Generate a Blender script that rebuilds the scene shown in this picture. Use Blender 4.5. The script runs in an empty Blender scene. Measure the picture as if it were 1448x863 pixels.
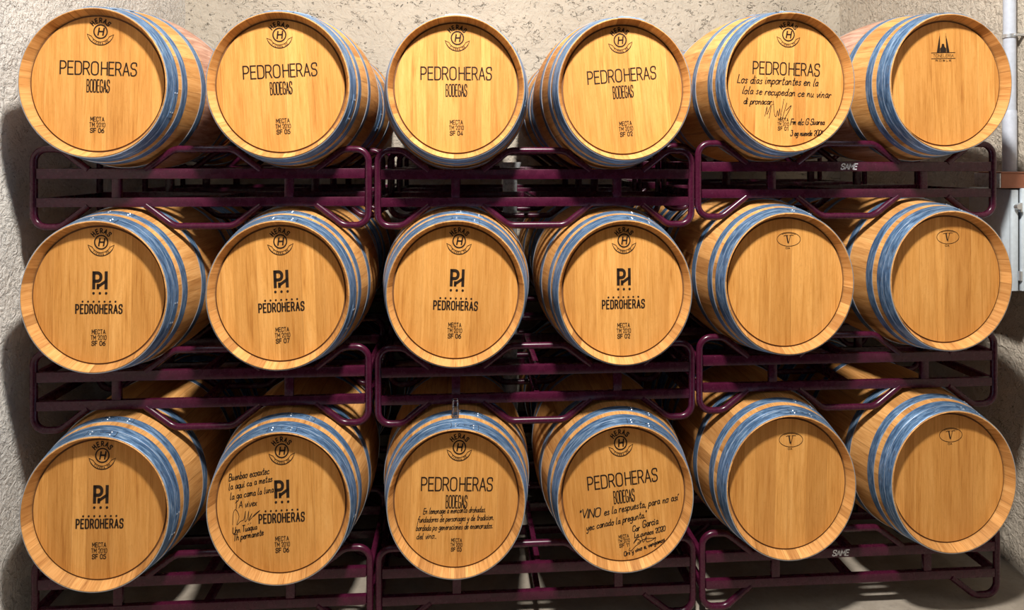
import bpy, bmesh, math, random
from mathutils import Vector, noise

S = bpy.context.scene
COL = S.collection
PI = math.pi

# ------------------------------------------------------------------ camera
H = 2.073                      # eye height above the floor
D = 2.95                       # distance to the barrel heads
YAW = math.atan(0.07)
cam = bpy.data.cameras.new('camera')
cam.sensor_width = 36.0
cam.lens = 1000.0 / 1448.0 * 36.0
cam.shift_x = 0.0
cam.shift_y = -(431.5 - 225.0) / 1448.0
cam.clip_start = 0.05
camo = bpy.data.objects.new('camera', cam)
camo.location = (0, -D, H)
camo.rotation_euler = (PI / 2, 0, -YAW)
COL.objects.link(camo)
S.camera = camo

# ------------------------------------------------------------------ light
S.view_settings.view_transform = 'Standard'
S.view_settings.look = 'None'
S.view_settings.gamma = 1.0
S.view_settings.exposure = 0.0
S.view_settings.use_curve_mapping = False
w = bpy.data.worlds.new('world')
S.world = w
w.use_nodes = True
wt = w.node_tree
bgn = wt.nodes['Background']
wc = wt.nodes.new('ShaderNodeTexCoord')
ws = wt.nodes.new('ShaderNodeSeparateXYZ')
wt.links.new(wc.outputs['Generated'], ws.inputs[0])
wr = wt.nodes.new('ShaderNodeValToRGB')          # pale glow added overhead to lighten upward faces, dark around
we = wr.color_ramp.elements
we[0].position, we[0].color = 0.25, (0.010, 0.011, 0.012, 1)
we[1].position, we[1].color = 0.85, (0.25, 0.28, 0.32, 1)
wt.links.new(ws.outputs[2], wr.inputs[0])
wt.links.new(wr.outputs[0], bgn.inputs[0])
bgn.inputs[1].default_value = 1.0


def area(name, loc, target, size, energy, color):
    l = bpy.data.lights.new(name, 'AREA')
    l.shape = 'DISK'
    l.size = size
    l.energy = energy
    l.color = color
    o = bpy.data.objects.new(name, l)
    o.location = loc
    o.rotation_euler = (Vector(target) - Vector(loc)).to_track_quat('-Z', 'Y').to_euler()
    COL.objects.link(o)
    return o


area('ceiling_lamp_light', (0.30, -1.92, 5.05), (0.3, 0.0, 1.4), 0.34, 395, (1.0, 0.955, 0.89))
area('camera_side_fill', (0.2, -5.0, 2.7), (0.3, 0.0, 1.2), 2.2, 2.5, (0.90, 0.95, 1.0))  # weak fill added from behind the camera, not a known opening


# ------------------------------------------------------------------ materials
def new_mat(name):
    m = bpy.data.materials.new(name)
    m.use_nodes = True
    nt = m.node_tree
    b = nt.nodes['Principled BSDF']
    return m, nt, b


def N(nt, typ, **kw):
    n = nt.nodes.new(typ)
    for k, v in kw.items():
        if k.startswith('i_'):
            n.inputs[k[2:].replace('_', ' ')].default_value = v
        else:
            setattr(n, k, v)
    return n


def ramp(nt, fac, stops):
    r = nt.nodes.new('ShaderNodeValToRGB')
    e = r.color_ramp.elements
    while len(e) < len(stops):
        e.new(0.5)
    for el, (p, c) in zip(e, stops):
        el.position = p
        el.color = (c[0], c[1], c[2], 1)
    nt.links.new(fac, r.inputs[0])
    return r.outputs[0]


def math_n(nt, op, a, b=None, c=None):
    n = nt.nodes.new('ShaderNodeMath')
    n.operation = op
    for i, v in enumerate((a, b, c)):
        if v is None:
            continue
        if isinstance(v, (int, float)):
            n.inputs[i].default_value = v
        else:
            nt.links.new(v, n.inputs[i])
    return n.outputs[0]


def mix(nt, fac, a, b, mode='MIX'):
    n = nt.nodes.new('ShaderNodeMix')
    n.data_type = 'RGBA'
    n.blend_type = mode
    for sock, v in ((n.inputs[0], fac), (n.inputs[6], a), (n.inputs[7], b)):
        if isinstance(v, (int, float)):
            sock.default_value = v
        elif isinstance(v, tuple):
            sock.default_value = (v[0], v[1], v[2], 1)
        else:
            nt.links.new(v, sock)
    return n.outputs[2]


def bump(nt, b, height, strength, dist):
    n = nt.nodes.new('ShaderNodeBump')
    n.inputs['Strength'].default_value = strength
    n.inputs['Distance'].default_value = dist
    nt.links.new(height, n.inputs['Height'])
    nt.links.new(n.outputs[0], b.inputs['Normal'])
    return n


def coords(nt):
    return nt.nodes.new('ShaderNodeTexCoord').outputs['Object']


def mapping(nt, vec, scale):
    n = nt.nodes.new('ShaderNodeMapping')
    n.inputs['Scale'].default_value = scale
    nt.links.new(vec, n.inputs['Vector'])
    return n.outputs[0]


def noise_tex(nt, vec, scale, detail=4, rough=0.55, dist=0.0, dims='3D', wv=None):
    n = nt.nodes.new('ShaderNodeTexNoise')
    n.noise_dimensions = dims
    n.inputs['Scale'].default_value = scale
    n.inputs['Detail'].default_value = detail
    n.inputs['Roughness'].default_value = rough
    n.inputs['Distortion'].default_value = dist
    if dims == '4D' and wv is not None:
        nt.links.new(wv, n.inputs['W'])
    nt.links.new(vec, n.inputs['Vector'])
    return n.outputs['Fac']


def wood_head():
    m, nt, b = new_mat('oak_head')
    co = coords(nt)
    sep = nt.nodes.new('ShaderNodeSeparateXYZ')
    nt.links.new(co, sep.inputs[0])
    rnd = nt.nodes.new('ShaderNodeObjectInfo').outputs['Random']
    rw = math_n(nt, 'MULTIPLY', rnd, 37.0)
    # boards of uneven width
    wob = nt.nodes.new('ShaderNodeTexNoise')
    wob.noise_dimensions = '1D'
    wob.inputs['Scale'].default_value = 9.0
    wob.inputs['Detail'].default_value = 0
    nt.links.new(math_n(nt, 'ADD', sep.outputs[0], rw), wob.inputs['W'])
    xs = math_n(nt, 'ADD', math_n(nt, 'MULTIPLY', sep.outputs[0], 12.5), math_n(nt, 'MULTIPLY', wob.outputs['Fac'], 1.6))
    xs = math_n(nt, 'ADD', xs, rw)
    fl = math_n(nt, 'FLOOR', xs)
    fr = math_n(nt, 'FRACT', xs)
    wn = nt.nodes.new('ShaderNodeTexWhiteNoise')
    wn.noise_dimensions = '1D'
    nt.links.new(fl, wn.inputs['W'])
    joint = math_n(nt, 'MINIMUM', fr, math_n(nt, 'SUBTRACT', 1.0, fr))
    jl = math_n(nt, 'LESS_THAN', joint, 0.016)
    boardw = math_n(nt, 'ADD', math_n(nt, 'MULTIPLY', wn.outputs['Value'], 9.0), rw)
    g1 = noise_tex(nt, mapping(nt, co, (42, 42, 3.2)), 1.0, 5, 0.6, 0.7, '4D', boardw)
    g2 = noise_tex(nt, mapping(nt, co, (210, 210, 9.0)), 1.0, 3, 0.6, 0.3, '4D', boardw)
    g3 = noise_tex(nt, mapping(nt, co, (5, 5, 1.3)), 1.0, 3, 0.5, 1.2, '4D', boardw)
    t = math_n(nt, 'ADD', math_n(nt, 'MULTIPLY', g1, 0.60), math_n(nt, 'MULTIPLY', g2, 0.40))
    grain = ramp(nt, t, [(0.33, (0.42, 0.165, 0.032)), (0.44, (0.60, 0.272, 0.062)), (0.55, (0.69, 0.335, 0.088)), (0.70, (0.76, 0.40, 0.125))])
    tone = ramp(nt, wn.outputs['Value'], [(0.0, (0.80, 0.75, 0.68)), (0.5, (0.94, 0.92, 0.89)), (1.0, (1.10, 1.12, 1.17))])
    g4 = noise_tex(nt, mapping(nt, co, (34, 34, 8.0)), 1.0, 2, 0.5, 2.4, '4D', boardw)
    fleck = ramp(nt, math_n(nt, 'ABSOLUTE', math_n(nt, 'SUBTRACT', g4, 0.5)), [(0.0, (1, 1, 1)), (0.030, (0, 0, 0))])
    grain = mix(nt, math_n(nt, 'MULTIPLY', fleck, 0.22), grain, (0.45, 0.19, 0.04))
    c = mix(nt, 0.85, grain, tone, 'MULTIPLY')
    c = mix(nt, math_n(nt, 'MULTIPLY', ramp(nt, g3, [(0.5, (0, 0, 0)), (0.75, (1, 1, 1))]), 0.35), c, (0.50, 0.21, 0.05))
    c = mix(nt, math_n(nt, 'MULTIPLY', jl, 0.16), c, (0.16, 0.06, 0.015))
    kn = nt.nodes.new('ShaderNodeTexVoronoi')
    kn.voronoi_dimensions = '4D'
    kn.inputs['Scale'].default_value = 7.0
    nt.links.new(rw, kn.inputs['W'])
    nt.links.new(mapping(nt, co, (1, 1, 0.5)), kn.inputs['Vector'])
    c = mix(nt, math_n(nt, 'MULTIPLY', math_n(nt, 'LESS_THAN', kn.outputs['Distance'], 0.022), 0.7), c, (0.13, 0.05, 0.015))
    nt.links.new(c, b.inputs['Base Color'])
    b.inputs['Roughness'].default_value = 0.55
    b.inputs['Specular IOR Level'].default_value = 0.25
    hgt = math_n(nt, 'SUBTRACT', t, math_n(nt, 'MULTIPLY', jl, 0.12))
    bump(nt, b, hgt, 0.30, 0.005)
    return m


def wood_staves(name, stained=False):
    m, nt, b = new_mat(name)
    co = coords(nt)
    sep = nt.nodes.new('ShaderNodeSeparateXYZ')
    nt.links.new(co, sep.inputs[0])
    rnd = nt.nodes.new('ShaderNodeObjectInfo').outputs['Random']
    rw = math_n(nt, 'MULTIPLY', rnd, 53.0)
    ang = math_n(nt, 'ARCTAN2', sep.outputs[0], sep.outputs[2])
    st = math_n(nt, 'MULTIPLY', ang, 14.0 / PI)
    wv = nt.nodes.new('ShaderNodeTexNoise')
    wv.noise_dimensions = '1D'
    wv.inputs['Scale'].default_value = 0.45
    wv.inputs['Detail'].default_value = 0
    nt.links.new(math_n(nt, 'ADD', math_n(nt, 'ABSOLUTE', st), rw), wv.inputs['W'])
    st = math_n(nt, 'ADD', st, math_n(nt, 'MULTIPLY', wv.outputs['Fac'], 1.4))
    fl = math_n(nt, 'FLOOR', st)
    fr = math_n(nt, 'FRACT', st)
    wn = nt.nodes.new('ShaderNodeTexWhiteNoise')
    wn.noise_dimensions = '1D'
    nt.links.new(math_n(nt, 'ADD', fl, math_n(nt, 'FLOOR', rw)), wn.inputs['W'])
    joint = math_n(nt, 'MINIMUM', fr, math_n(nt, 'SUBTRACT', 1.0, fr))
    jl = math_n(nt, 'LESS_THAN', joint, 0.022)
    comb = nt.nodes.new('ShaderNodeCombineXYZ')
    nt.links.new(math_n(nt, 'MULTIPLY', ang, 16.0), comb.inputs[0])
    nt.links.new(math_n(nt, 'MULTIPLY', sep.outputs[1], 5.0), comb.inputs[1])
    nt.links.new(math_n(nt, 'MULTIPLY', wn.outputs['Value'], 40.0), comb.inputs[2])
    g = noise_tex(nt, comb.outputs[0], 1.0, 5, 0.6, 0.6)
    comb2 = nt.nodes.new('ShaderNodeCombineXYZ')
    nt.links.new(math_n(nt, 'MULTIPLY', ang, 70.0), comb2.inputs[0])
    nt.links.new(math_n(nt, 'MULTIPLY', sep.outputs[1], 12.0), comb2.inputs[1])
    g2 = noise_tex(nt, comb2.outputs[0], 1.0, 3, 0.6)
    t = math_n(nt, 'ADD', math_n(nt, 'MULTIPLY', g, 0.65), math_n(nt, 'MULTIPLY', g2, 0.35))
    grain = ramp(nt, t, [(0.30, (0.33, 0.135, 0.036)), (0.45, (0.52, 0.245, 0.072)), (0.58, (0.63, 0.325, 0.110)), (0.74, (0.70, 0.395, 0.155))])
    tone = ramp(nt, wn.outputs['Value'], [(0.0, (0.62, 0.56, 0.50)), (0.25, (0.86, 0.84, 0.80)), (0.6, (1.0, 1.0, 1.0)), (1.0, (1.15, 1.16, 1.18))])
    c = mix(nt, 0.9, grain, tone, 'MULTIPLY')
    c = mix(nt, math_n(nt, 'MULTIPLY', jl, 0.35), c, (0.14, 0.06, 0.02))
    if stained:
        # old wine stain round the middle of the barrel
        band = math_n(nt, 'SUBTRACT', 0.155, math_n(nt, 'ABSOLUTE', math_n(nt, 'SUBTRACT', sep.outputs[1], 0.475)))
        edge = math_n(nt, 'ADD', band, math_n(nt, 'MULTIPLY', math_n(nt, 'SUBTRACT', g, 0.5), 0.03))
        f = math_n(nt, 'MULTIPLY', math_n(nt, 'GREATER_THAN', edge, 0.0), 0.80)
        sc = ramp(nt, g, [(0.3, (0.20, 0.09, 0.07)), (0.5, (0.42, 0.24, 0.19)), (0.7, (0.60, 0.41, 0.34))])
        c = mix(nt, f, c, sc)
    nt.links.new(c, b.inputs['Base Color'])
    b.inputs['Roughness'].default_value = 0.6
    b.inputs['Specular IOR Level'].default_value = 0.25
    bump(nt, b, math_n(nt, 'SUBTRACT', t, math_n(nt, 'MULTIPLY', jl, 0.5)), 0.3, 0.003)
    return m


def hoop_metal():
    m, nt, b = new_mat('hoop_steel_blue_reflection')  # galvanised steel, its blue reflections put into the base colour
    co = coords(nt)
    sep = nt.nodes.new('ShaderNodeSeparateXYZ')
    nt.links.new(co, sep.inputs[0])
    ang = math_n(nt, 'ARCTAN2', sep.outputs[0], sep.outputs[2])
    rnd = nt.nodes.new('ShaderNodeObjectInfo').outputs['Random']
    comb = nt.nodes.new('ShaderNodeCombineXYZ')
    nt.links.new(math_n(nt, 'MULTIPLY', ang, 5.0), comb.inputs[0])
    nt.links.new(math_n(nt, 'MULTIPLY', sep.outputs[1], 120.0), comb.inputs[1])
    nt.links.new(math_n(nt, 'MULTIPLY', rnd, 40.0), comb.inputs[2])
    g = noise_tex(nt, comb.outputs[0], 1.0, 5, 0.65, 0.4)
    c = ramp(nt, g, [(0.25, (0.055, 0.115, 0.23)), (0.42, (0.12, 0.24, 0.45)), (0.54, (0.22, 0.39, 0.64)), (0.64, (0.42, 0.60, 0.82)), (0.74, (0.74, 0.83, 0.93))])
    g2 = noise_tex(nt, co, 26.0, 4, 0.6)
    c = mix(nt, math_n(nt, 'MULTIPLY', ramp(nt, g2, [(0.60, (0, 0, 0)), (0.72, (1, 1, 1))]), 0.35), c, (0.17, 0.12, 0.10))
    nt.links.new(c, b.inputs['Base Color'])
    b.inputs['Metallic'].default_value = 0.85
    nt.links.new(math_n(nt, 'ADD', math_n(nt, 'MULTIPLY', g, 0.25), 0.38), b.inputs['Roughness'])
    bump(nt, b, g, 0.15, 0.002)
    return m


def plain(name, color, rough=0.5, metal=0.0, spec=0.5):
    m, nt, b = new_mat(name)
    co = coords(nt)
    g = noise_tex(nt, co, 45.0, 4, 0.6)
    dk = tuple(v * 0.93 for v in color)
    lt = tuple(min(1, v * 1.06) for v in color)
    nt.links.new(ramp(nt, g, [(0.3, dk), (0.7, lt)]), b.inputs['Base Color'])
    b.inputs['Roughness'].default_value = rough
    b.inputs['Metallic'].default_value = metal
    b.inputs['Specular IOR Level'].default_value = spec
    return m


def rack_paint():
    m, nt, b = new_mat('plum_rack_paint')
    co = coords(nt)
    g = noise_tex(nt, co, 30.0, 4, 0.6)
    c = ramp(nt, g, [(0.3, (0.040, 0.004, 0.015)), (0.7, (0.062, 0.006, 0.023))])
    # small chips and dust specks
    g2 = noise_tex(nt, co, 140.0, 2, 0.5)
    sp = ramp(nt, g2, [(0.77, (0, 0, 0)), (0.80, (1, 1, 1))])
    c = mix(nt, math_n(nt, 'MULTIPLY', sp, 0.6), c, (0.40, 0.30, 0.32))
    nt.links.new(c, b.inputs['Base Color'])
    nt.links.new(math_n(nt, 'ADD', math_n(nt, 'MULTIPLY', g, 0.2), 0.17), b.inputs['Roughness'])
    b.inputs['Specular IOR Level'].default_value = 0.36
    return m


def plaster(name, base, chip=11.5, dark=0.40):
    m, nt, b = new_mat(name)
    co = coords(nt)
    big = noise_tex(nt, co, 2.2, 4, 0.55)
    c = ramp(nt, big, [(0.3, tuple(v * 0.90 for v in base)), (0.7, tuple(min(1, v * 1.06) for v in base))])
    trow = noise_tex(nt, co, chip * 1.15, 5, 0.55, 1.2)          # trowelled crests
    worm = noise_tex(nt, mapping(nt, co, (1, 1, 1.5)), chip, 2, 0.5, 1.7)
    pit = ramp(nt, math_n(nt, 'ABSOLUTE', math_n(nt, 'SUBTRACT', worm, 0.60)), [(0.0, (1, 1, 1)), (0.017, (0, 0, 0))])
    gate = ramp(nt, noise_tex(nt, co, chip * 1.65, 2, 0.5), [(0.47, (0, 0, 0)), (0.54, (1, 1, 1))])
    pit = math_n(nt, 'MULTIPLY', pit, gate)
    fine = noise_tex(nt, co, 160.0, 3, 0.6)
    c = mix(nt, math_n(nt, 'MULTIPLY', pit, dark), c, tuple(v * 0.42 for v in base))
    nt.links.new(c, b.inputs['Base Color'])
    b.inputs['Roughness'].default_value = 0.9
    b.inputs['Specular IOR Level'].default_value = 0.15
    h = math_n(nt, 'SUBTRACT', math_n(nt, 'MULTIPLY', trow, 0.9), math_n(nt, 'MULTIPLY', pit, 0.8))
    h = math_n(nt, 'ADD', h, math_n(nt, 'MULTIPLY', fine, 0.18))
    bump(nt, b, h, 1.0, 0.020)
    return m


def concrete():
    m, nt, b = new_mat('worn_concrete')
    co = coords(nt)
    g = noise_tex(nt, co, 3.0, 6, 0.6, 0.6)
    g2 = noise_tex(nt, co, 38.0, 5, 0.65)
    c = ramp(nt, g, [(0.3, (0.22, 0.185, 0.145)), (0.55, (0.33, 0.285, 0.23)), (0.75, (0.43, 0.38, 0.315))])
    c = mix(nt, math_n(nt, 'MULTIPLY', ramp(nt, g2, [(0.5, (0, 0, 0)), (0.72, (1, 1, 1))]), 0.45), c, (0.20, 0.17, 0.14))
    nt.links.new(c, b.inputs['Base Color'])
    b.inputs['Roughness'].default_value = 0.75
    bump(nt, b, g2, 0.4, 0.006)
    return m


def speckled():
    m, nt, b = new_mat('galvanised_zinc')
    co = coords(nt)
    g = noise_tex(nt, co, 55.0, 3, 0.6)
    c = ramp(nt, g, [(0.3, (0.45, 0.48, 0.50)), (0.5, (0.74, 0.78, 0.80)), (0.7, (0.88, 0.91, 0.92))])
    nt.links.new(c, b.inputs['Base Color'])
    b.inputs['Metallic'].default_value = 0.25
    b.inputs['Roughness'].default_value = 0.5
    return m


def glass():
    m, nt, b = new_mat('clear_glass')
    b.inputs['Transmission Weight'].default_value = 1.0
    b.inputs['Roughness'].default_value = 0.02
    b.inputs['IOR'].default_value = 1.47
    b.inputs['Base Color'].default_value = (0.95, 0.97, 0.98, 1)
    return m


def ink(name, color, rough=0.6):
    m, nt, b = new_mat(name)
    b.inputs['Base Color'].default_value = (*color, 1)
    b.inputs['Roughness'].default_value = rough
    b.inputs['Specular IOR Level'].default_value = 0.2
    return m


M_HEAD = wood_head()
M_STAVE = wood_staves('oak_staves')
M_STAIN = wood_staves('wine_stained_oak_staves', True)
M_HOOP = hoop_metal()
M_EDGE = plain('bare_hoop_edge', (0.50, 0.55, 0.62), 0.35, 0.7)
M_GROOVE = plain('dark_croze_groove', (0.16, 0.065, 0.02), 0.7)
M_RACK = rack_paint()
M_WALL = plaster('rough_plaster', (0.55, 0.49, 0.405), 13.0)
M_WALLW = plaster('whitewashed_plaster', (0.70, 0.665, 0.61), 24.0, 0.62)
M_WALLR = plaster('coarse_beige_plaster', (0.58, 0.51, 0.42), 20.0, 0.45)
M_FLOOR = concrete()
M_INK = ink('burnt_brand', (0.022, 0.012, 0.007))
M_PEN = ink('black_marker', (0.015, 0.012, 0.011), 0.45)
M_FAINT = ink('faint_brand', (0.10, 0.045, 0.016))
M_WHITE = ink('white_lettering', (0.85, 0.85, 0.88))
M_PVC = plain('grey_plastic_pipe', (0.50, 0.54, 0.62), 0.4)
M_CAB = plain('grey_cabinet_paint', (0.55, 0.62, 0.68), 0.4)
M_CABD = plain('painted_gap_shade', (0.03, 0.03, 0.035), 0.6)  # near-black colour standing for shade in the door gap
M_STEEL = plain('bright_steel', (0.62, 0.64, 0.66), 0.3, 0.8)
M_COPPER = plain('copper_brown_paint', (0.34, 0.13, 0.075), 0.4, 0.25)
M_GLASS = glass()
M_ZINC = speckled()


# ------------------------------------------------------------------ mesh helpers
def link(name, bm, mats, parent=None, smooth=True, angle=35):
    me = bpy.data.meshes.new(name)
    bmesh.ops.recalc_face_normals(bm, faces=bm.faces[:])
    if smooth:
        for f in bm.faces:
            f.smooth = True
        lim = math.radians(angle)
        for e in bm.edges:
            if len(e.link_faces) == 2 and e.calc_face_angle(0) > lim:
                e.smooth = False
    bm.to_mesh(me)
    bm.free()
    for m in (mats if isinstance(mats, (list, tuple)) else [mats]):
        me.materials.append(m)
    o = bpy.data.objects.new(name, me)
    COL.objects.link(o)
    if parent is not None:
        o.parent = parent
    return o


def lathe(bm, prof, segs=96, mat=0, axis='Y', center=(0, 0, 0), closed=False, a0=0.0, a1=2 * PI):
    """prof: list of (r, h) turned about an axis."""
    full = abs(a1 - a0 - 2 * PI) < 1e-6
    n = segs if full else segs + 1
    rings = []
    for r, h in prof:
        ring = []
        if r < 1e-6:
            p = (0, h, 0) if axis == 'Y' else (0, 0, h)
            v = bm.verts.new(Vector(p) + Vector(center))
            ring = [v] * n
        else:
            for k in range(n):
                a = a0 + (a1 - a0) * k / segs
                p = (r * math.sin(a), h, r * math.cos(a)) if axis == 'Y' else (r * math.cos(a), r * math.sin(a), h)
                ring.append(bm.verts.new(Vector(p) + Vector(center)))
        rings.append(ring)
    pairs = list(zip(rings, rings[1:]))
    if closed:
        pairs.append((rings[-1], rings[0]))
    for A, B in pairs:
        for k in range(segs):
            k2 = (k + 1) % n
            vs = []
            for v in (A[k], A[k2], B[k2], B[k]):
                if v not in vs:
                    vs.append(v)
            if len(vs) >= 3:
                f = bm.faces.new(vs)
                f.material_index = mat
    if not full and closed:
        for k in (0, segs):
            try:
                bm.faces.new([R[k] for R in rings])
            except ValueError:
                pass


def box(bm, x0, x1, y0, y1, z0, z1, mat=0, bev=0.0):
    b2 = bmesh.new()
    bmesh.ops.create_cube(b2, size=1)
    for v in b2.verts:
        v.co = Vector(((x0 + x1) / 2 + v.co.x * (x1 - x0), (y0 + y1) / 2 + v.co.y * (y1 - y0), (z0 + z1) / 2 + v.co.z * (z1 - z0)))
    if bev > 0:
        bmesh.ops.bevel(b2, geom=b2.edges[:], offset=bev, segments=2, affect='EDGES', profile=0.5)
    idx = {}
    for v in b2.verts:
        idx[v] = bm.verts.new(v.co)
    for f in b2.faces:
        nf = bm.faces.new([idx[v] for v in f.verts])
        nf.material_index = mat
    b2.free()


def tube(bm, pts, r, segs=12, cap=True, mat=0):
    pts = [Vector(p) for p in pts]
    n = len(pts)
    rings = []
    up = None
    for i, p in enumerate(pts):
        t = (pts[min(i + 1, n - 1)] - pts[max(i - 1, 0)]).normalized()
        if up is None:
            up = Vector((0, 1, 0)) if abs(t.y) < 0.9 else Vector((1, 0, 0))
        side = t.cross(up).normalized()
        up = side.cross(t).normalized()
        # widen at bends so that the tube keeps its thickness
        k = 1.0
        if 0 < i < n - 1:
            d = (pts[i] - pts[i - 1]).normalized().dot((pts[i + 1] - pts[i]).normalized())
            k = 1.0 / max(0.5, math.sqrt((1 + d) / 2))
        ring = [bm.verts.new(p + (side * math.cos(a) * k + up * math.sin(a)) * r) for a in (2 * PI * j / segs for j in range(segs))]
        rings.append(ring)
    for A, B in zip(rings, rings[1:]):
        for j in range(segs):
            f = bm.faces.new((A[j], A[(j + 1) % segs], B[(j + 1) % segs], B[j]))
            f.material_index = mat
    if cap:
        bm.faces.new(rings[0][::-1]).material_index = mat
        bm.faces.new(rings[-1]).material_index = mat


def fillet(pts, r, closed=False, seg=5):
    """round the corners of a 2-D polyline"""
    P = [Vector((p[0], p[1])) for p in pts]
    n = len(P)
    out = []
    for i in range(n):
        if not closed and i in (0, n - 1):
            out.append(P[i])
            continue
        a, b, c = P[i - 1], P[i], P[(i + 1) % n]
        u, v = (a - b), (c - b)
        lu, lv = u.length, v.length
        if lu < 1e-9 or lv < 1e-9:
            continue
        u /= lu
        v /= lv
        ang = math.acos(max(-1, min(1, u.dot(v))))
        if ang > PI - 0.05:
            out.append(b)
            continue
        t = min(r / math.tan(ang / 2), lu * 0.499, lv * 0.499)
        rr = t * math.tan(ang / 2)
        cen = b + (u + v).normalized() * (rr / math.sin(ang / 2))
        s = b + u * t - cen
        e = b + v * t - cen
        a0 = math.atan2(s.y, s.x)
        a1 = math.atan2(e.y, e.x)
        d = (a1 - a0 + PI) % (2 * PI) - PI
        for k in range(seg + 1):
            q = a0 + d * k / seg
            out.append(cen + Vector((math.cos(q), math.sin(q))) * rr)
    return [(p.x, p.y) for p in out]


def crom(pts, seg=4):
    P = [Vector((p[0], p[1])) for p in pts]
    if len(P) < 3:
        return [(p.x, p.y) for p in P]
    P = [P[0] * 2 - P[1]] + P + [P[-1] * 2 - P[-2]]
    out = []
    for i in range(1, len(P) - 2):
        a, b, c, d = P[i - 1:i + 3]
        for k in range(seg):
            t = k / seg
            q = 0.5 * ((2 * b) + (c - a) * t + (2 * a - 5 * b + 4 * c - d) * t * t + (3 * b - a - 3 * c + d) * t ** 3)
            out.append((q.x, q.y))
    out.append((P[-2].x, P[-2].y))
    return out


# ------------------------------------------------------------------ stroke lettering
def P_(s):
    return [[tuple(float(c) for c in q.split(',')) for q in st.split()] for st in s.split(';')]


CAPS = {  # width, strokes on a 10-high box, corners rounded by 'fillet'
    'A': (6.4, '0,0 3.2,9.7;3.2,9.7 6.4,0;1.1,3.2 5.3,3.2'),
    'B': (5.6, '0,0 0,10 5.1,10 5.1,5.3 0,5.3;0,5.3 5.6,5.3 5.6,0 0,0'),
    'C': (5.8, '5.8,7.2 5.8,10 0,10 0,0 5.8,0 5.8,2.8'),
    'D': (6.0, '0,0 0,10 6,10 6,0 0,0'),
    'E': (5.0, '5,10 0,10 0,0 5,0;0,5.2 4.4,5.2'),
    'F': (4.8, '5,10 0,10 0,0;0,5.2 4.4,5.2'),
    'G': (6.0, '6,7.4 6,10 0,10 0,0 6,0 6,4.6 3.4,4.6'),
    'H': (6.0, '0,0 0,10;6,0 6,10;0,5.2 6,5.2'),
    'I': (0.6, '0.3,0 0.3,10'),
    'L': (4.6, '0,10 0,0 4.6,0'),
    'M': (7.2, '0,0 0,10;0.3,9.6 3.6,3.2;3.6,3.2 6.9,9.6;7.2,10 7.2,0'),
    'N': (6.0, '0,0 0,10;0.2,9.6 5.8,0.4;6,0 6,10'),
    'O': (6.4, '@0,0 0,10 6.4,10 6.4,0'),
    'P': (5.4, '0,0 0,10 5.4,10 5.4,4.4 0,4.4'),
    'R': (5.7, '0,0 0,10 5.4,10 5.4,4.7 0,4.7;3,4.7 5.7,0'),
    'S': (5.6, '5.6,7.6 5.6,10 0,10 0,5.2 5.6,5.2 5.6,0 0,0 0,2.4'),
    'T': (5.8, '0,10 5.8,10;2.9,10 2.9,0'),
    'U': (6.0, '0,10 0,0 6,0 6,10'),
    'V': (6.2, '0,10 3.1,0.3;3.1,0.3 6.2,10'),
    '0': (5.4, '@0,0 0,10 5.4,10 5.4,0'),
    '1': (2.6, '0,8 2.4,10 2.4,0'),
    '2': (5.2, '0,7.4 0,10 5,10 5,6 0,0 5.2,0'),
    '3': (5.2, '0,10 5,10 2.4,5.8 5.2,5.8 5.2,0 0,0 0,2'),
    '4': (5.6, '4,0 4,10 0,2.6 5.6,2.6'),
    '5': (5.2, '5,10 0.4,10 0,5.6 5.2,6.4 5.2,0 0,0 0,2'),
    '6': (5.4, '4.8,10 0,6.4 0,0 5.4,0 5.4,5.6 0,5.6'),
    '7': (5.2, '0,10 5.2,10 1.8,0'),
    '9': (5.4, '0.6,0 5.4,3.6 5.4,10 0,10 0,4.4 5.4,4.4'),
    "'": (1.0, '0.5,10 0.5,7.6'),
    '.': (1.0, '0.2,0 0.8,0.4'),
    ' ': (3.4, ''),
}
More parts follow.
